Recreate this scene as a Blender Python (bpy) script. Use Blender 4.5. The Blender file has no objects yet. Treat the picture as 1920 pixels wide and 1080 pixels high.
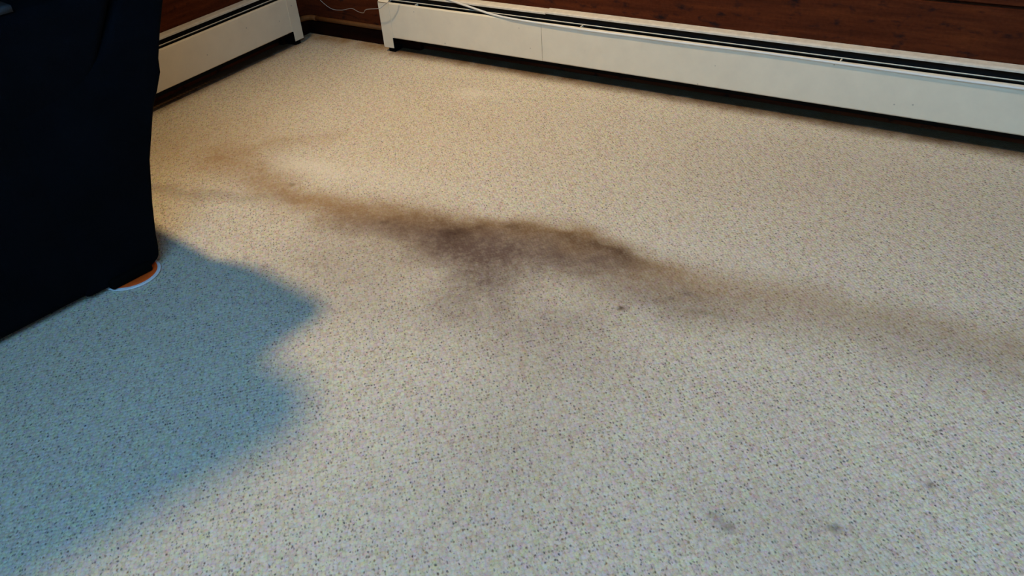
import bpy, bmesh, math, random
import numpy as np
from mathutils import Vector, Matrix, noise

random.seed(7)
S = bpy.context.scene
C = S.collection

# ------------------------------------------------------------------ camera
cam_d = bpy.data.cameras.new('camera'); cam = bpy.data.objects.new('camera', cam_d); C.objects.link(cam)
r = Vector((0.8498985, 0.52279722, -0.06599696)); u = Vector((-0.25920987, 0.52382446, 0.81142971)); f = r.cross(u)
r, u, f = r.normalized(), u.normalized(), r.cross(u).normalized()
cam.matrix_world = Matrix(((r.x, u.x, f.x, 2.26151), (r.y, u.y, f.y, -2.15092), (r.z, u.z, f.z, 0.95661), (0, 0, 0, 1)))
cam_d.sensor_width = 36.0; cam_d.lens = 1567.4 / 1920 * 36.0; cam_d.clip_start = 0.01
S.camera = cam

# ------------------------------------------------------------------ view, world, lights
S.view_settings.view_transform = 'Standard'; S.view_settings.look = 'None'
S.view_settings.gamma = 1.0; S.view_settings.exposure = 0.0; S.view_settings.use_curve_mapping = False
W = bpy.data.worlds.new('world'); S.world = W; W.use_nodes = True
W.node_tree.nodes['Background'].inputs[0].default_value = (0.45, 0.75, 1.0, 1); W.node_tree.nodes['Background'].inputs[1].default_value = 0.3

def light(name, kind, loc, energy, col, target=None, **kw):
    d = bpy.data.lights.new(name, kind); d.energy = energy; d.color = col
    for k, v in kw.items(): setattr(d, k, v)
    o = bpy.data.objects.new(name, d); C.objects.link(o); o.location = loc
    if target is not None:
        o.rotation_euler = (Vector(target) - Vector(loc)).to_track_quat('-Z', 'Y').to_euler()
    return o
# a warm reflector lamp near the left wall aimed out into the room, and daylight from the window behind the photographer
LAMP = (0.27, -0.75, 1.92); LAMP_E = 147; LAMP_C = (0.95, 0.69, 0.37); DAY_E = 57; DAY_C = (0.20, 0.605, 1.12)
light('lamp_light', 'SPOT', LAMP, LAMP_E, LAMP_C, (2.0, -0.52, 0), shadow_soft_size=0.045, spot_size=math.radians(116), spot_blend=1.0)
light('warm_fill_light', 'POINT', (2.9, -0.7, 2.35), 5, (1.0, 0.70, 0.36), shadow_soft_size=0.10)  # added warm fill without a real lamp, lifts the sofa's shadow
light('daylight', 'AREA', (2.40, -2.93, 1.90), DAY_E, DAY_C, (2.1, -1.6, 0.5), shape='RECTANGLE', size=1.7, size_y=1.2)

# ------------------------------------------------------------------ materials
class NT:
    def __init__(s, name, rough=0.7, spec=0.3):
        s.m = bpy.data.materials.new(name); s.m.use_nodes = True; s.t = s.m.node_tree
        s.b = s.t.nodes['Principled BSDF']; s.b.inputs['Roughness'].default_value = rough
        s.b.inputs['Specular IOR Level'].default_value = spec
    def n(s, t, **kw):
        x = s.t.nodes.new(t)
        for k, v in kw.items():
            if hasattr(x, k) and k not in x.inputs: setattr(x, k, v)
            else: x.inputs[k].default_value = v
        return x
    def l(s, a, b): s.t.links.new(a, b)
    def math(s, op, a, b=None, clamp=False):
        x = s.t.nodes.new('ShaderNodeMath'); x.operation = op; x.use_clamp = clamp
        for i, v in enumerate((a, b)):
            if v is None: continue
            if isinstance(v, (int, float)): x.inputs[i].default_value = v
            else: s.l(v, x.inputs[i])
        return x.outputs[0]
    def mix(s, fac, a, b, mode='MIX'):
        x = s.t.nodes.new('ShaderNodeMix'); x.data_type = 'RGBA'; x.blend_type = mode
        for i, v in ((0, fac), (6, a), (7, b)):
            if isinstance(v, (int, float)): x.inputs[i].default_value = v
            elif isinstance(v, tuple): x.inputs[i].default_value = v if len(v) == 4 else v + (1,)
            else: s.l(v, x.inputs[i])
        return x.outputs[2]
    def ramp(s, src, stops, interp='LINEAR'):
        x = s.t.nodes.new('ShaderNodeValToRGB'); e = x.color_ramp.elements; x.color_ramp.interpolation = interp
        while len(e) < len(stops): e.new(0.5)
        for q, (p, c) in zip(e, stops):
            q.position = p; q.color = (c, c, c, 1) if isinstance(c, (int, float)) else c + (1,)
        s.l(src, x.inputs[0]); return x.outputs[0]
    def coord(s, scale=(1, 1, 1), rot=(0, 0, 0), kind='Object'):
        tc = s.t.nodes.new('ShaderNodeTexCoord'); mp = s.t.nodes.new('ShaderNodeMapping')
        mp.inputs['Scale'].default_value = scale; mp.inputs['Rotation'].default_value = rot
        s.l(tc.outputs[kind], mp.inputs[0]); return mp.outputs[0]
    def noise(s, vec, scale, detail=4, rough=0.6, out=0):
        x = s.n('ShaderNodeTexNoise', Scale=scale, Detail=detail, Roughness=rough); s.l(vec, x.inputs['Vector']); return x.outputs[out]
    def bump(s, h, strength=0.3, dist=0.002):
        x = s.n('ShaderNodeBump', Strength=strength, Distance=dist); s.l(h, x.inputs['Height']); s.l(x.outputs[0], s.b.inputs['Normal'])
    def base(s, c):
        if isinstance(c, tuple): s.b.inputs['Base Color'].default_value = c if len(c) == 4 else c + (1,)
        else: s.l(c, s.b.inputs['Base Color'])

def mat_carpet():
    k = NT('berber_carpet', 1.0, 0.02)
    at = lambda n: k.n('ShaderNodeAttribute', attribute_name=n)
    v = k.coord((1, 1.0, 1), (0, 0, math.radians(45)))
    wob = k.noise(v, 150, 2, 0.5, 1)                 # fibres make every loop a little irregular
    vw = k.n('ShaderNodeVectorMath', operation='MULTIPLY_ADD'); k.l(wob, vw.inputs[0]); vw.inputs[1].default_value = (0.0042, 0.0042, 0); k.l(v, vw.inputs[2]); vw = vw.outputs[0]
    def cells(sx, sy, rand, loc=(0, 0, 0)):
        mp = k.n('ShaderNodeMapping'); mp.inputs['Scale'].default_value = (sx, sy, 1); mp.inputs['Location'].default_value = loc; k.l(vw, mp.inputs[0])
        vo = k.n('ShaderNodeTexVoronoi', Scale=1.0, Randomness=rand); vo.voronoi_dimensions = '2D'; k.l(mp.outputs[0], vo.inputs['Vector'])
        sp = k.n('ShaderNodeSeparateColor'); k.l(vo.outputs['Color'], sp.inputs[0]); return vo.outputs['Distance'], sp.outputs
    # loops standing in diagonal rows, each with its own tone of yarn
    dist, (rnd, rnd2, rnd3) = cells(125, 168, 0.6)
    tone = k.ramp(rnd, [(0.0, (0.665, 0.565, 0.42)), (0.25, (0.725, 0.645, 0.50)), (0.5, (0.685, 0.615, 0.505)), (0.75, (0.75, 0.665, 0.515)), (1.0, (0.705, 0.63, 0.52))], 'CONSTANT')
    # flecks: some loops carry a thread of slate, brown or ochre yarn
    big = k.noise(v, 9, 3)
    col = tone
    hue = k.noise(v, 120, 3, 0.6, 1)
    col = k.mix(0.72, col, k.mix(1.0, col, k.mix(0.8, (0.5, 0.5, 0.5), hue), 'OVERLAY'))
    hue2 = k.noise(v, 380, 2, 0.6, 1)
    col = k.mix(0.36, col, k.mix(1.0, col, hue2, 'OVERLAY'))
    blot = k.noise(v, 3.2, 4)
    col = k.mix(k.math('MULTIPLY', k.ramp(blot, [(0.42, 0.0), (0.7, 1.0)]), 0.16), col, (0.60, 0.50, 0.38))
    gap = k.ramp(dist, [(0.40, 0.0), (0.85, 0.42)])
    col = k.mix(gap, col, (0.30, 0.25, 0.19))
    fleck = None
    for sx, sy, loc, share, r0, r1, amt in ((130, 205, (3.3, 1.7, 0), 0.21, .10, .42, 0.92), (165, 250, (7.1, 4.2, 0), 0.32, .10, .38, 0.62)):
        fd, (f0, f1, f2) = cells(sx, sy, 0.95, loc)
        isf = k.math('LESS_THAN', f0, k.math('ADD', k.math('MULTIPLY', big, 0.30), share - 0.13))
        dot = k.ramp(fd, [(r0, 1.0), (r1, 0.0)])
        m = k.math('MULTIPLY', k.math('MULTIPLY', isf, dot), k.math('MULTIPLY', k.math('ADD', k.math('MULTIPLY', f2, 0.7), 0.3), amt))
        fcol = k.ramp(f1, [(0.0, (0.050, 0.058, 0.080)), (0.38, (0.11, 0.075, 0.055)), (0.62, (0.075, 0.07, 0.085)), (0.80, (0.27, 0.15, 0.06)), (0.92, (0.15, 0.17, 0.13))], 'CONSTANT')
        col = k.mix(m, col, fcol)
        fleck = m if fleck is None else k.math('MAXIMUM', fleck, m)
    # soiling and painted heater shade: attributes place them, noise breaks up the dirt
    n1 = k.noise(v, 26, 5, 0.65); n2 = k.noise(v, 95, 4, 0.7)
    br = k.math('ADD', k.math('MULTIPLY', n1, 0.9), k.math('MULTIPLY', n2, 0.9))
    def stain(attr, colr, amount):
        fac = k.math('MULTIPLY', k.math('MULTIPLY', at(attr).outputs['Fac'], br), amount, True)
        return k.mix(fac, col, colr)
    pale = k.math('MULTIPLY', at('clean').outputs['Fac'], 0.8, True)
    col = k.mix(pale, col, k.mix(0.65, col, (0.86, 0.79, 0.66)))
    col = stain('tan', (0.36, 0.215, 0.095), 1.05)
    col = stain('grey', (0.165, 0.110, 0.085), 1.42)
    col = stain('brown', (0.075, 0.042, 0.028), 1.1)
    sfac = k.math('MULTIPLY', at('soil_shade').outputs['Fac'], 1.0, True); col = k.mix(sfac, col, (0.075, 0.034, 0.013))
    k.base(col)
    k.b.inputs['Sheen Weight'].default_value = 0.0; k.b.inputs['Sheen Roughness'].default_value = 0.6
    h = k.math('SUBTRACT', k.ramp(dist, [(0.0, 1.0), (0.75, 0.0)]), k.math('MULTIPLY', fleck, 0.5))
    h = k.math('ADD', h, k.math('MULTIPLY', k.noise(v, 600, 3), 0.7))
    k.bump(h, 0.45, 0.003)
    return k.m

def mat_wood(name, tone=1.0, along='x'):
    k = NT(name, 0.8, 0.06)
    v = k.coord((1, 1, 1))
    
    mp = k.n('ShaderNodeMapping'); mp.inputs['Scale'].default_value = (2.0, 2.0, 24); k.l(v, mp.inputs[0])
    g = k.noise(mp.outputs[0], 2.2, 7, 0.65)
    mk = k.n('ShaderNodeMapping'); mk.inputs['Scale'].default_value = (15, 15, 32); k.l(v, mk.inputs[0])
    knots = k.noise(mk.outputs[0], 1.3, 3, 0.55)
    c = lambda *q: tuple(x * tone for x in q)
    col = k.ramp(g, [(0.25, c(0.040, 0.010, 0.004)), (0.5, c(0.082, 0.018, 0.006)), (0.75, c(0.130, 0.030, 0.008))])
    col = k.mix(k.ramp(knots, [(0.57, 0.0), (0.70, 0.9)]), col, c(0.010, 0.007, 0.007))
    fine = k.noise(v, 120, 3)
    col = k.mix(0.35, col, k.mix(1.0, col, fine, 'OVERLAY'))
    k.base(col); k.bump(g, 0.25, 0.003); return k.m

def mat_plain(name, col, rough=0.5, spec=0.4, var=0.06, scale=30, metal=0.0, bump=0.0, specks=0.0):
    k = NT(name, rough, spec); v = k.coord()
    n = k.noise(v, scale, 4)
    d = tuple(max(0, c * (1 - var * 2.2)) for c in col)
    c = k.mix(k.ramp(n, [(0.35, 0.0), (0.75, 1.0)]), col, d)
    if specks:
        vo = k.n('ShaderNodeTexVoronoi', Scale=26.0); k.l(v, vo.inputs['Vector'])
        c = k.mix(k.math('MULTIPLY', k.ramp(vo.outputs['Distance'], [(0.035, 1.0), (0.07, 0.0)]), specks), c, (0.16, 0.12, 0.09))
    k.base(c); k.b.inputs['Metallic'].default_value = metal
    if bump: k.bump(k.noise(v, scale * 12, 3), bump, 0.001)
    return k.m

def mat_fabric():
    k = NT('navy_black_upholstery', 0.95, 0.03); v = k.coord()
    wv = k.noise(v, 420, 3); bl = k.noise(v, 7, 3)
    k.base(k.ramp(bl, [(0.3, (0.0020, 0.0024, 0.0034)), (0.7, (0.0030, 0.0040, 0.0062))]))
    k.b.inputs['Sheen Weight'].default_value = 0.0
    k.bump(k.math('ADD', k.math('MULTIPLY', wv, 0.5), bl), 0.35, 0.004); return k.m

M_carpet = mat_carpet()
M_wood = mat_wood('dark_stained_board'); M_wood_dark = mat_wood('near_black_board', 0.16)
M_enamel = mat_plain('cream_enamel', (0.84, 0.725, 0.535), 0.45, 0.4, 0.035, 18, specks=0.55)
M_hood = mat_plain('cream_enamel_dusty', (0.78, 0.69, 0.55), 0.6, 0.3, 0.09, 60)
M_inner = mat_plain('near_black_steel', (0.012, 0.011, 0.010), 0.8, 0.2)  # near-black inside of the heaters, keeps the open slots dark
M_fin = mat_plain('dark_aluminium', (0.02, 0.019, 0.018), 0.7, 0.2, metal=0.2)
M_copper = mat_plain('tarnished_copper', (0.16, 0.065, 0.020), 0.6, 0.12, 0.12, 60)
M_cable = mat_plain('white_vinyl', (0.80, 0.77, 0.70), 0.4, 0.4, 0.03)
M_wire = mat_plain('grey_wire', (0.40, 0.38, 0.35), 0.4, 0.4, 0.05)
M_fabric = mat_fabric()
M_foot = mat_plain('black_wood', (0.003, 0.003, 0.003), 0.9, 0.02)
M_orange = mat_plain('orange_rubber', (0.85, 0.10, 0.008), 0.6, 0.3, 0.1, 80)
M_white = mat_plain('white_plastic', (0.78, 0.78, 0.80), 0.35, 0.4, 0.03)
M_plaster = mat_plain('cream_plaster', (0.74, 0.68, 0.58), 0.85, 0.2, 0.04, 6, bump=0.2)
M_glass = NT('window_glass', 0.0); M_glass.b.inputs['Transmission Weight'].default_value = 1.0; M_glass.base((1, 1, 1)); M_glass = M_glass.m
M_dust = mat_plain('grey_dust', (0.62, 0.58, 0.50), 0.95, 0.1, 0.15, 200)

# ------------------------------------------------------------------ mesh helpers
def link(name, me, m, parent=None, smooth=False):
    o = bpy.data.objects.new(name, me); C.objects.link(o); me.materials.append(m)
    if parent: o.parent = parent
    if smooth:
        for p in me.polygons: p.use_smooth = True
    return o
def obj(name, bm, m, parent=None, smooth=False):
    bmesh.ops.recalc_face_normals(bm, faces=bm.faces)
    me = bpy.data.meshes.new(name); bm.to_mesh(me); bm.free(); return link(name, me, m, parent, smooth)
def tag(o, label=None, cat=None, group=None, kind=None):
    for k, v in (('label', label), ('category', cat), ('group', group), ('kind', kind)):
        if v: o[k] = v
    return o
def empty(name, loc, rz=0):
    o = bpy.data.objects.new(name, None); C.objects.link(o); o.location = loc; o.rotation_euler = (0, 0, rz); o.empty_display_size = 0.1; return o
def add_box(bm, a, b):
    x0, y0, z0 = a; x1, y1, z1 = b
    vs = [bm.verts.new(p) for p in ((x0,y0,z0),(x1,y0,z0),(x1,y1,z0),(x0,y1,z0),(x0,y0,z1),(x1,y0,z1),(x1,y1,z1),(x0,y1,z1))]
    for q in ((0,1,2,3),(4,5,6,7),(0,1,5,4),(1,2,6,5),(2,3,7,6),(3,0,4,7)): bm.faces.new([vs[i] for i in q])
    return vs
def box(a, b, bev=0, seg=2):
    bm = bmesh.new(); add_box(bm, a, b)
    if bev: bmesh.ops.bevel(bm, geom=bm.edges[:], offset=bev, segments=seg, affect='EDGES', profile=0.5)
    return bm
def sheet_profile(bm, pts, x0, x1, th, n=1):
    """a thin folded sheet: (y, z) polyline given a thickness and run from x0 to x1"""
    P = [Vector((y, z)) for y, z in pts]; N = []
    for i in range(len(P)):
        t = (P[min(i+1, len(P)-1)] - P[max(i-1, 0)]).normalized(); N.append(Vector((-t.y, t.x)))
    loop = P + [p + q * th for p, q in reversed(list(zip(P, N)))]
    rings = [[bm.verts.new((x0 + (x1 - x0) * j / n, p.x, p.y)) for p in loop] for j in range(n + 1)]
    for a, b in zip(rings, rings[1:]):
        for i in range(len(loop)): bm.faces.new((a[i], a[(i+1) % len(loop)], b[(i+1) % len(loop)], b[i]))
    k = len(P)
    for rg in (rings[0], rings[-1]):
        for i in range(k - 1): bm.faces.new((rg[i], rg[i+1], rg[2*k-2-i], rg[2*k-1-i]))
def prism(bm, poly, x0, x1):
    """closed (y, z) outline run from x0 to x1"""
    A = [bm.verts.new((x0, y, z)) for y, z in poly]; B = [bm.verts.new((x1, y, z)) for y, z in poly]
    n = len(poly); bm.faces.new(A); bm.faces.new(B[::-1])
    for i in range(n): bm.faces.new((A[i], A[(i+1) % n], B[(i+1) % n], B[i]))
def smooth_path(pts, n=8):
    P = [Vector(p) for p in pts]; out = []
    for i in range(len(P) - 1):
        a, b, c, d = P[max(i-1, 0)], P[i], P[i+1], P[min(i+2, len(P)-1)]
        for k in range(n):
            t = k / n
            out.append(0.5 * ((2*b) + (c-a)*t + (2*a-5*b+4*c-d)*t*t + (3*b-a-3*c+d)*t**3))
    return out + [P[-1]]
def tube(bm, path, rad, seg=10):
    rings = []
    up = Vector((0.13, 0.21, 0.97)).normalized()
    for i, p in enumerate(path):
        t = (path[min(i+1, len(path)-1)] - path[max(i-1, 0)]).normalized()
        s = t.cross(up)
        if s.length < 1e-3: s = t.cross(Vector((1, 0, 0)))
        s.normalize(); w = s.cross(t)
        rings.append([bm.verts.new(p + (s * math.cos(a) + w * math.sin(a)) * rad) for a in (2*math.pi*j/seg for j in range(seg))])
    for a, b in zip(rings, rings[1:]):
        for j in range(seg): bm.faces.new((a[j], a[(j+1) % seg], b[(j+1) % seg], b[j]))
    bm.faces.new(rings[0]); bm.faces.new(rings[-1][::-1])
def lathe(bm, prof, seg=48, c=(0, 0, 0)):
    rings = [[bm.verts.new((c[0] + q*math.cos(2*math.pi*j/seg), c[1] + q*math.sin(2*math.pi*j/seg), c[2] + z)) for j in range(seg)] for q, z in prof]
    for a, b in zip(rings, rings[1:]):
        for j in range(seg): bm.faces.new((a[j], a[(j+1) % seg], b[(j+1) % seg], b[j]))
    bm.faces.new(rings[0]); bm.faces.new(rings[-1])

# ------------------------------------------------------------------ room shell
RX, FY, LX, CH = 4.0, -3.0, -1.3, 2.65          # right wall, front wall, far left wall, ceiling height
WL = -1.06                                      # the left wall of the corner ends here
def build_floor():
    gx = np.concatenate([np.linspace(LX, 0, 8)[:-1], np.arange(0.0, 3.2, 0.005), np.linspace(3.2, RX, 6)])
    gy = np.concatenate([np.linspace(FY, -2.5, 8)[:-1], np.arange(-2.5, 0.0001, 0.005)])
    nx, ny = len(gx), len(gy)
    X, Y = np.meshgrid(gx, gy); X = X.ravel(); Y = Y.ravel()
    me = bpy.data.meshes.new('floor')
    me.vertices.add(nx * ny); me.vertices.foreach_set('co', np.stack([X, Y, np.zeros_like(X)], 1).astype(np.float32).ravel())
    i, j = np.meshgrid(np.arange(nx - 1), np.arange(ny - 1)); a = (j * nx + i).ravel()
    idx = np.stack([a, a + 1, a + nx + 1, a + nx], 1).astype(np.int32)
    nf = len(a); me.loops.add(nf * 4); me.loops.foreach_set('vertex_index', idx.ravel())
    me.polygons.add(nf); me.polygons.foreach_set('loop_start', np.arange(0, nf * 4, 4, dtype=np.int32)); me.polygons.foreach_set('loop_total', np.full(nf, 4, np.int32))
    me.update(calc_edges=True)
    rng = np.random.RandomState(3)
    def vnoise(sc):                              # smooth value noise, used to make dirt edges ragged
        g = rng.rand(64, 64); xs, ys = (X + 3) / sc, (Y + 5) / sc
        xi, yi = np.floor(xs).astype(int), np.floor(ys).astype(int); fx, fy = xs - xi, ys - yi
        fx, fy = fx*fx*(3-2*fx), fy*fy*(3-2*fy); q = lambda p, s: g[p % 64, s % 64]
        return (q(xi,yi)*(1-fx)+q(xi+1,yi)*fx)*(1-fy) + (q(xi,yi+1)*(1-fx)+q(xi+1,yi+1)*fx)*fy
    wx = X + (vnoise(.07) - .5) * .04 + (vnoise(.025) - .5) * .02; wy = Y + (vnoise(.07) - .5) * .032 + (vnoise(.025) - .5) * .016
    def blob(L, ragged=True):                    # (x, y, radius_x, radius_y, strength)
        d = np.zeros_like(X); px, py = (wx, wy) if ragged else (X, Y)
        for x, y, rx, ry, s in L:
            q = ((px - x) / rx) ** 2 + ((py - y) / ry) ** 2
            d = 1 - (1 - d) * (1 - s * np.exp(-q))
        return d
    def stroke(L):                               # polyline of (x, y, radius above the line, radius below, strength)
        d = np.zeros_like(X)
        for (x0, y0, a0, b0, s0), (x1, y1, a1, b1, s1) in zip(L, L[1:]):
            ex, ey = x1 - x0, y1 - y0; t = np.clip(((wx-x0)*ex + (wy-y0)*ey) / (ex*ex + ey*ey), 0, 1)
            dx, dy = wx - x0 - t*ex, wy - y0 - t*ey; side = (ex*dy - ey*dx) > 0
            rad = np.where(side, a0 + (a1-a0)*t, b0 + (b1-b0)*t)
            d = np.maximum(d, (s0 + (s1-s0)*t) * np.exp(-(dx*dx + dy*dy) / rad**2))
        return d
    tan = stroke([(.49,-.88,.07,.07,.40),(.643,-.905,.06,.07,.6),(.80,-.950,.045,.06,.8),(.957,-.945,.05,.07,.85),(1.074,-.925,.055,.09,.9),
                  (1.191,-.905,.055,.10,.95),(1.32,-.880,.05,.10,.95),(1.40,-.850,.05,.10,.9),(1.52,-.828,.045,.09,.95),(1.635,-.838,.04,.09,.9),
                  (1.74,-.858,.05,.10,.75),(1.85,-.855,.06,.11,.62),(2.0,-.835,.06,.10,.45),(2.2,-.822,.06,.09,.40),(2.4,-.80,.06,.09,.45),(2.7,-.77,.06,.09,.38)])
    tan = 1 - (1-tan) * (1 - stroke([(.50,-.87,.05,.05,.35),(.558,-.773,.04,.04,.35),(.625,-.719,.04,.04,.3),(.685,-.656,.05,.05,.22)]))
    tan = 1 - (1-tan) * (1 - blob([(.40,-.80,.22,.16,.28),(.30,-.95,.2,.12,.2),(2.0,-.35,.5,.3,.10),(.9,-.5,.5,.25,.08)], False))
    # dust settled along the foot of the walls
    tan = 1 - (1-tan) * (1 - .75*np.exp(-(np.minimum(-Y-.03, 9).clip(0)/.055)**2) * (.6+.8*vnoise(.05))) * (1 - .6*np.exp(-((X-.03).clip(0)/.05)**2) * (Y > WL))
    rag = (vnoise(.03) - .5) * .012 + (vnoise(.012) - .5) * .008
    soil_shade = np.maximum(np.clip((Y + .100 + rag) / .060, 0, 1) * (X > .43), np.clip((.085 - X + rag) / .045, 0, 1) * (Y < -.115)) * .93  # shade under the heaters painted into the carpet, with some soiling
    grey = blob([(1.05,-.965,.10,.055,.28),(1.16,-.955,.09,.06,.42),(1.25,-.945,.09,.07,.45),(1.33,-.945,.09,.07,.55),(1.40,-.965,.09,.06,.40),(1.435,-.925,.10,.07,.45),(1.536,-.905,.10,.07,.50),(1.634,-.875,.09,.055,.42),
                 (1.425,-1.045,.075,.05,.50),(1.50,-1.02,.07,.05,.30),(1.415,-1.115,.05,.05,.32),(1.50,-1.10,.06,.04,.28),(1.455,-1.165,.07,.04,.20),(1.66,-1.07,.09,.045,.24),(1.60,-1.13,.07,.04,.16),(1.74,-.965,.12,.06,.28),
                 (1.30,-1.02,.10,.05,.20),(1.06,-1.02,.14,.05,.22),(1.09,-1.14,.14,.08,.20),(1.22,-1.10,.12,.06,.14),(1.60,-1.18,.20,.08,.16),(1.85,-.92,.14,.06,.22),(1.25,-1.22,.18,.08,.16),
                 (1.72,-1.36,.14,.22,.13),(1.876,-1.6,.2,.25,.10),(2.15,-1.36,.22,.12,.14),(2.25,-.88,.25,.07,.14),(1.9,-1.15,.3,.08,.06)])
    grey = 1 - (1-grey) * (1 - .8*stroke([(.40,-1.095,.022,.03,.30),(.468,-1.075,.022,.03,.30),(.607,-1.041,.022,.03,.30),(.753,-1.0,.022,.03,.26),(.85,-.957,.03,.03,.12)]))
    brown = blob([(1.295,-.908,.030,.030,.75),(1.312,-.940,.028,.022,.45),(1.379,-.850,.028,.015,.42),(1.40,-.855,.02,.012,.3),(1.511,-.834,.03,.015,.35),(1.572,-.832,.04,.014,.45),(1.632,-.835,.05,.017,.62),
                  (1.66,-.86,.04,.02,.35),(1.26,-.885,.05,.02,.25),(1.20,-.915,.05,.03,.18),(1.45,-.845,.08,.03,.25),(1.824,-.90,.022,.008,.5),(1.805,-.93,.02,.007,.4),(1.88,-.94,.03,.008,.22)])
    brown = 1 - (1-brown) * (1 - blob([(.786,-.911,.007,.008,.5),(1.725,-1.007,.007,.006,.95),(2.197,-1.326,.009,.007,.8),(2.072,-1.394,.011,.007,.6),(2.295,-1.188,.007,.005,.8),(1.113,-.957,.011,.008,.55),
                 (2.055,-1.385,.02,.008,.4),(1.09,-1.16,.008,.006,.4),(.93,-1.20,.006,.006,.4)], False))
    clean = blob([(.70,-.835,.05,.035,.7),(.762,-.815,.07,.04,.95),(.85,-.82,.08,.05,.5),(1.0,-.78,.2,.05,.3),(.876,-.26,.045,.03,.8),(.92,-.24,.05,.02,.5),(1.75,-.76,.22,.045,.25)], False)
    for n, dta in (('tan', tan), ('grey', grey), ('brown', brown), ('clean', clean), ('soil_shade', soil_shade)):
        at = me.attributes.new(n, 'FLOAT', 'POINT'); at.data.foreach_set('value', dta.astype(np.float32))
    o = link('floor', me, M_carpet); tag(o, kind='structure')
build_floor()

def board_wall(name, horizontal_len, place, m):
    """wall of horizontal boards with a dark groove between them; profile (depth, z)"""
    prof = [(0.0, 0.0)]; z = -0.055
    seams = [0.312 + 0.285 * i for i in range(-1, 8)]
    for s in seams:
        if 0.02 < s < CH - .02: prof += [(0.0, s - .0045), (-0.012, s - .002), (-0.012, s + .002), (0.0, s + .0045)]
    prof += [(0.0, CH), (-0.08, CH), (-0.08, 0.0)]
    bm = bmesh.new(); prism(bm, prof, 0, horizontal_len)
    o = obj(name, bm, m); tag(o, kind='structure'); o.matrix_world = place; return o
# local x along the wall, local +y out into the room
board_wall('wall_back', RX + .08, Matrix.Translation((RX, 0, 0)) @ Matrix.Rotation(math.pi, 4, 'Z'), M_wood)
board_wall('wall_left', -WL, Matrix.Translation((0, 0, 0)) @ Matrix.Rotation(-math.pi/2, 4, 'Z'), M_wood)
tag(obj('wall_alcove', box((LX, WL, 0), (-.081, WL + .08, CH)), M_plaster), kind='structure')
tag(obj('wall_far_left', box((LX - .08, FY, 0), (LX, WL + .08, CH)), M_plaster), kind='structure')
tag(obj('wall_right', box((RX, FY, 0), (RX + .08, 0, CH)), M_plaster), kind='structure')
tag(obj('ceiling', box((LX - .08, FY - .08, CH), (RX + .08, .08, CH + .06)), M_plaster), kind='structure')
wx0, wx1, wz0, wz1 = 1.5, 3.3, 1.25, 2.55
bm = bmesh.new()
add_box(bm, (LX - .08, FY - .08, 0), (wx0, FY, CH)); add_box(bm, (wx1, FY - .08, 0), (RX + .08, FY, CH))
add_box(bm, (wx0, FY - .08, 0), (wx1, FY, wz0)); add_box(bm, (wx0, FY - .08, wz1), (wx1, FY, CH))
tag(obj('wall_front', bm, M_plaster), kind='structure')
wn = tag(empty('window_1', ((wx0 + wx1) / 2, FY, wz0)), kind='structure')
hw = (wx1 - wx0) / 2; hh = wz1 - wz0
bm = bmesh.new(); t = .05
for a, b in (((-hw, -.06, 0), (-hw + t, -.01, hh)), ((hw - t, -.06, 0), (hw, -.01, hh)), ((-hw + t, -.06, 0), (hw - t, -.01, t)), ((-hw + t, -.06, hh - t), (hw - t, -.01, hh)), ((-.02, -.06, t), (.02, -.01, hh - t))): add_box(bm, a, b)
obj('window_frame', bm, M_white, wn); obj('window_pane', box((-hw + t, -.04, t), (hw - t, -.035, hh - t)), M_glass, wn)
# dark board along the foot of the corner
tag(obj('baseboard_back', box((.0005, -.022, 0), (.52, -.0005, .048), .003), M_wood_dark), kind='structure')
tag(obj('baseboard_left', box((.0005, -.16, 0), (.022, -.0225, .048), .003), M_wood_dark), kind='structure')

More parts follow.
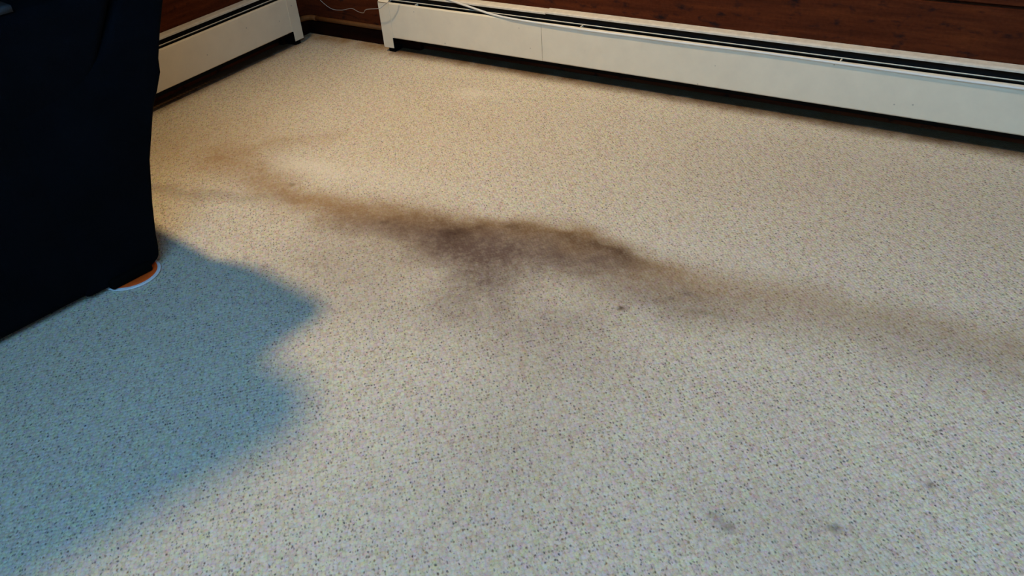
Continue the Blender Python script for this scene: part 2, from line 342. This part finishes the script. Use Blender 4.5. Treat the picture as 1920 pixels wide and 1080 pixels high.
# ------------------------------------------------------------------ baseboard heaters
# local x along the heater from its capped end, local -y out into the room, z up
D, ZB, ZT, ZL = .065, .048, .163, .184
def heater(loc, rz, length, label, splits, hood_splits, tabs, cap_w=.062, flip=False):
    t = empty('baseboard_heater', loc, rz)
    tag(t, label, 'heater', 'baseboard heaters in the corner')
    sx = -1 if flip else 1
    def part(name, fn, m, parent=t, smooth=False):
        bm = bmesh.new(); fn(bm)
        if flip: bmesh.ops.scale(bm, vec=(-1, 1, 1), verts=bm.verts)
        return obj(name, bm, m, parent, smooth)
    part('back_panel', lambda b: add_box(b, (.004, -.004, .012), (length, -.001, ZL - .006)), M_inner)
    x0 = .040
    for x1 in list(splits) + [length]:
        part('front_panel', lambda b: sheet_profile(b, [(-D + .012, ZB + .004), (-D + .002, ZB), (-D, ZB + .003), (-D, ZT - .003), (-D + .002, ZT), (-D + .006, ZT + .001)], x0 + .0006, x1 - .0006, -.0012), M_enamel)
        x0 = x1
    x0 = .004
    for i, x1 in enumerate(list(hood_splits) + [length]):
        dz = .0025 * (i % 2)
        part('hood', lambda b: sheet_profile(b, [(-.0012, ZL + dz), (-.022, ZL - .0025 + dz), (-.0265, ZL - .0045 + dz), (-.0265, ZL - .0080 + dz)], x0 + .0006, x1 - .0006, -.0014), M_hood)
        x0 = x1
    part('damper', lambda b: sheet_profile(b, [(-.012, .150), (-.044, .1650), (-.0465, .1665), (-.0470, .1680), (-.046, .1692)], .038, length - .002, -.0014), M_enamel)
    fins = bmesh.new()
    for i in range(int((length - .12) / .012)):
        x = .08 + i * .012; add_box(fins, (x, -.056, .066), (x + .0006, -.008, .128))
    tube(fins, [Vector((.05, -.031, .088)), Vector((length - .01, -.031, .088))], .008, 10)
    if flip: bmesh.ops.scale(fins, vec=(-1, 1, 1), verts=fins.verts)
    obj('heating_element', fins, M_fin, t)
    for x in tabs:
        part('bracket', lambda b: add_box(b, (x - .0014, -.0615, .1612), (x + .0014, -.0475, .1670)), M_enamel)
    # end cap: a shallow five-sided box with a foot left standing below the front panel
    def cap(b):
        th = .0016; o = .0012
        add_box(b, (0, -D - o, ZB + .001), (.0445, -D - o + th, ZT + .001))       # face over the panel end
        add_box(b, (0, -D - o, .014), (.0405, -D - o + th, ZB + .001))            # foot
        add_box(b, (0, -D - o + th, .014), (th, -.0005, ZT))                      # side
        prism(b, [(-D - o, ZT + .001), (-.031, ZL + .003), (-.0005, ZL + .003), (-.0005, ZL + .001), (-.0305, ZL + .001), (-D - o, ZT - .001)], 0, .0405)
        prism(b, [(-D - o + th, ZT - .001), (-.0305, ZL + .001), (-.0005, ZL + .001), (-.0005, ZT - .002)], 0, th)
    part('end_cap', cap, M_enamel)
    part('foot_pad', lambda b: add_box(b, (.016, -D + .002, 0), (.040, -.012, .0139)), M_foot)
    return t
heater((.4035, 0, 0), 0, RX - .42, 'long cream baseboard heater along the dark board wall with a white cable on it', [.612], [.607], [.150, .741, 1.458, 2.2])
heater((0, -.0990, 0), math.radians(90), .90, 'short cream baseboard heater on the left wall running behind the black sofa', [], [], [.75], flip=True)

# copper pipe joining the two heaters round the corner
pz = .0625
pipe = empty('copper_pipe', (0, 0, 0)); tag(pipe, 'brown tarnished copper pipe crossing the corner between the two heaters', 'pipe')
bm = bmesh.new(); tube(bm, [Vector((.075, -.031, pz)), Vector((.4025, -.031, pz))], .0075, 14); obj('straight_run', bm, M_copper, pipe, True)
bm = bmesh.new()
tube(bm, [Vector((.076, -.031, pz))] + [Vector((.061 - .030 * math.sin(a), -.061 + .030 * math.cos(a), pz)) for a in [math.pi/2 * i / 8 for i in range(9)]] + [Vector((.031, -.076, pz))], .0090, 14)
obj('elbow', bm, M_copper, pipe, True)
bm = bmesh.new(); tube(bm, [Vector((.031, -.075, pz)), Vector((.031, -.0985, pz))], .0075, 14); obj('short_run', bm, M_copper, pipe, True)

# ------------------------------------------------------------------ cable and wire
cr = .0032
path = smooth_path([(.545, -.012, ZL + .0022 + cr), (.587, -.018, ZL + .001 + cr), (.642, -.024, ZL + cr), (.70, -.036, .1815), (.752, -.0475, .178), (.80, -.056, .1735), (.845, -.0620, .1690), (.90, -.0652, .1655), (.993, -.0664, .1632), (1.168, -.0668, .1607), (1.30, -.0666, .1605), (1.485, -.0668, .1607), (1.685, -.0666, .1622), (1.863, -.0668, .1610), (2.05, -.0672, .1598), (2.262, -.0675, .1592), (2.6, -.0672, .160), (3.2, -.0665, .162)], 8)
bm = bmesh.new(); tube(bm, path, cr, 12)
tag(obj('power_cable', bm, M_cable, None, True), 'thick white cable draped along the top edge of the long heater', 'cable')
wp = smooth_path([(.03, -.004, .19), (.06, -.004, .150), (.085, -.004, .119), (.129, -.004, .094), (.178, -.006, .094), (.235, -.014, .108), (.277, -.030, .107), (.330, -.062, .118), (.365, -.083, .139), (.417, -.086, .148), (.431, -.086, .152), (.454, -.085, .167), (.483, -.078, .184), (.498, -.060, .192), (.503, -.030, .194), (.500, -.008, .215)], 8)
bm = bmesh.new(); tube(bm, wp, .0010, 8)
tag(obj('thin_wire', bm, M_wire, None, True), 'thin grey wire looping across the corner onto the end of the long heater', 'wire')

# ------------------------------------------------------------------ sofa, its back turned to the room
# local y runs along the sofa towards the corner, local -x towards its front, z up
TH = -.15
ac = empty('sofa', (.781, -1.346, 0), TH)
tag(ac, 'navy black upholstered sofa with a flared end filling the left edge', 'sofa')
CW, CL = .70, 1.36
def rounded(bm, bev, seg=4):
    bmesh.ops.bevel(bm, geom=[e for e in bm.edges if e.calc_face_angle(0) > .45], offset=bev, segments=seg, affect='EDGES', profile=.5)
def slab(name, poly, x0, x1, bev):
    bm = bmesh.new(); prism(bm, poly, x0, x1); bmesh.ops.recalc_face_normals(bm, faces=bm.faces); rounded(bm, bev); return obj(name, bm, M_fabric, ac, True)
# outline of the end seen against the carpet: skirt, hollow flank, a fold, then the flared roll of the arm
rear = [(.020, .010), (.040, .022), (.046, .045), (.050, .072), (.066, .141), (.091, .229), (.134, .329), (.152, .356), (.170, .388), (.175, .414), (.196, .465), (.220, .516), (.234, .550), (.224, .580), (.198, .588), (.165, .578)]
slab('armrest', [(-.13, .010)] + rear + [(.06, .45), (-.02, .42), (-.13, .40)], -CW, 0, .012)
slab('unseen_wing', [(.185,.46),(.220, .525), (.25, .60), (.283, .70), (.305, .79), (.295, .82), (.25, .825), (.15, .83), (.10, .79), (.075, .68), (.09, .60), (.15,.582),(.155,.52)], -.13, -.002, .012)  # unseen upper end, added to shape the sofa's cast shadow
far = [(-CL - y, z) for y, z in rear]
slab('armrest', [(-CL + .13, .010)] + far + [(-CL - .06, .45), (-CL + .02, .42), (-CL + .13, .40)], -CW, 0, .012)
slab('backrest', [(-CL + .06, .0105), (-.06, .0105), (.035, .40), (.140, .566), (-CL - .140, .566), (-CL - .035, .40)], -.17, -.0004, .026)
slab('seat_base', [(-CL + .128, .03), (-.128, .03), (-.128, .34), (-CL + .128, .34)], -CW + .02, -.168, .01)
mid = -CL / 2
for y0, y1 in ((mid + .004, -.03), (-CL + .03, mid - .004)):
    bm = box((-CW + .005, y0, .343), (-.33, y1, .47), .035, 4); obj('seat_cushion', bm, M_fabric, ac, True)
for y0, y1 in ((mid + .006, .27), (-CL - .27, mid - .006)):
    bm = box((-.32, y0, .475), (-.012, y1, 1.09), .06, 5)  # out of view; height and reach shaped for the sofa's shadow
    for v in bm.verts:
        if v.co.z < .6: v.co.y = max(min(v.co.y, .03), -CL - .03) if abs(v.co.y - mid) > .1 else v.co.y
        if v.co.x > -.172 and v.co.z < .6: v.co.x = -.178
        if y1 > 0: v.co.x -= .30 * (.27 - max(v.co.y, -.3)) * (v.co.z > .6)          # corner cushion skewed to trim the sofa's cast shadow
    obj('back_cushion', bm, M_fabric, ac, True)
SL = .0075
for x, y, z0 in ((-.036, -.034, SL), (-.055, -CL + .0325, 0), (-CW + .055, -.0325, 0), (-CW + .055, -CL + .0325, 0)):
    w = .047; bm = box((x - w, y - w, z0), (x + w, y + w, .03), .006, 3); obj('foot', bm, M_foot, ac, True)

# added pale strip for daylight falling along the top of the sofa back; its end just reaches the corner of the view
M_daylit = mat_plain('blue_grey_daylit', (0.055, 0.062, 0.072), 0.95, 0.05, 0.12, 40, bump=0.4)
bm = bmesh.new()
sheet_profile(bm, [(-.135, .5672), (-.04, .5672), (-.030, .5668), (-.015, .5664)], 0, .40, .011, 10)
lit_strip = tag(obj('daylit_strip', bm, M_daylit, None, True), 'blue grey strip added for the daylit top of the sofa back', 'daylit_strip')
lit_strip.matrix_world = Matrix.Translation((.781, -1.346, 0)) @ Matrix.Rotation(TH, 4, 'Z') @ Matrix.Translation((0, -.045, 0)) @ Matrix(((0, 1, 0, 0), (-1, 0, 0, 0), (0, 0, 1, 0), (0, 0, 0, 1)))

# furniture slider under the sofa foot
sl = empty('furniture_slider', (.751, -1.364, 0)); tag(sl, 'orange furniture slider disc with a white rim under the sofa foot', 'furniture slider')
bm = bmesh.new(); lathe(bm, [(.054, 0), (.060, .0010), (.0616, .0030), (.0612, .0045), (.0595, .0050), (.0560, .0052)]); obj('base_disc', bm, M_white, sl, True)
bm = bmesh.new(); lathe(bm, [(.0545, .0053), (.0550, .0062), (.0538, .0070), (.046, .0074), (.040, .0074)]); obj('pad', bm, M_orange, sl, True)
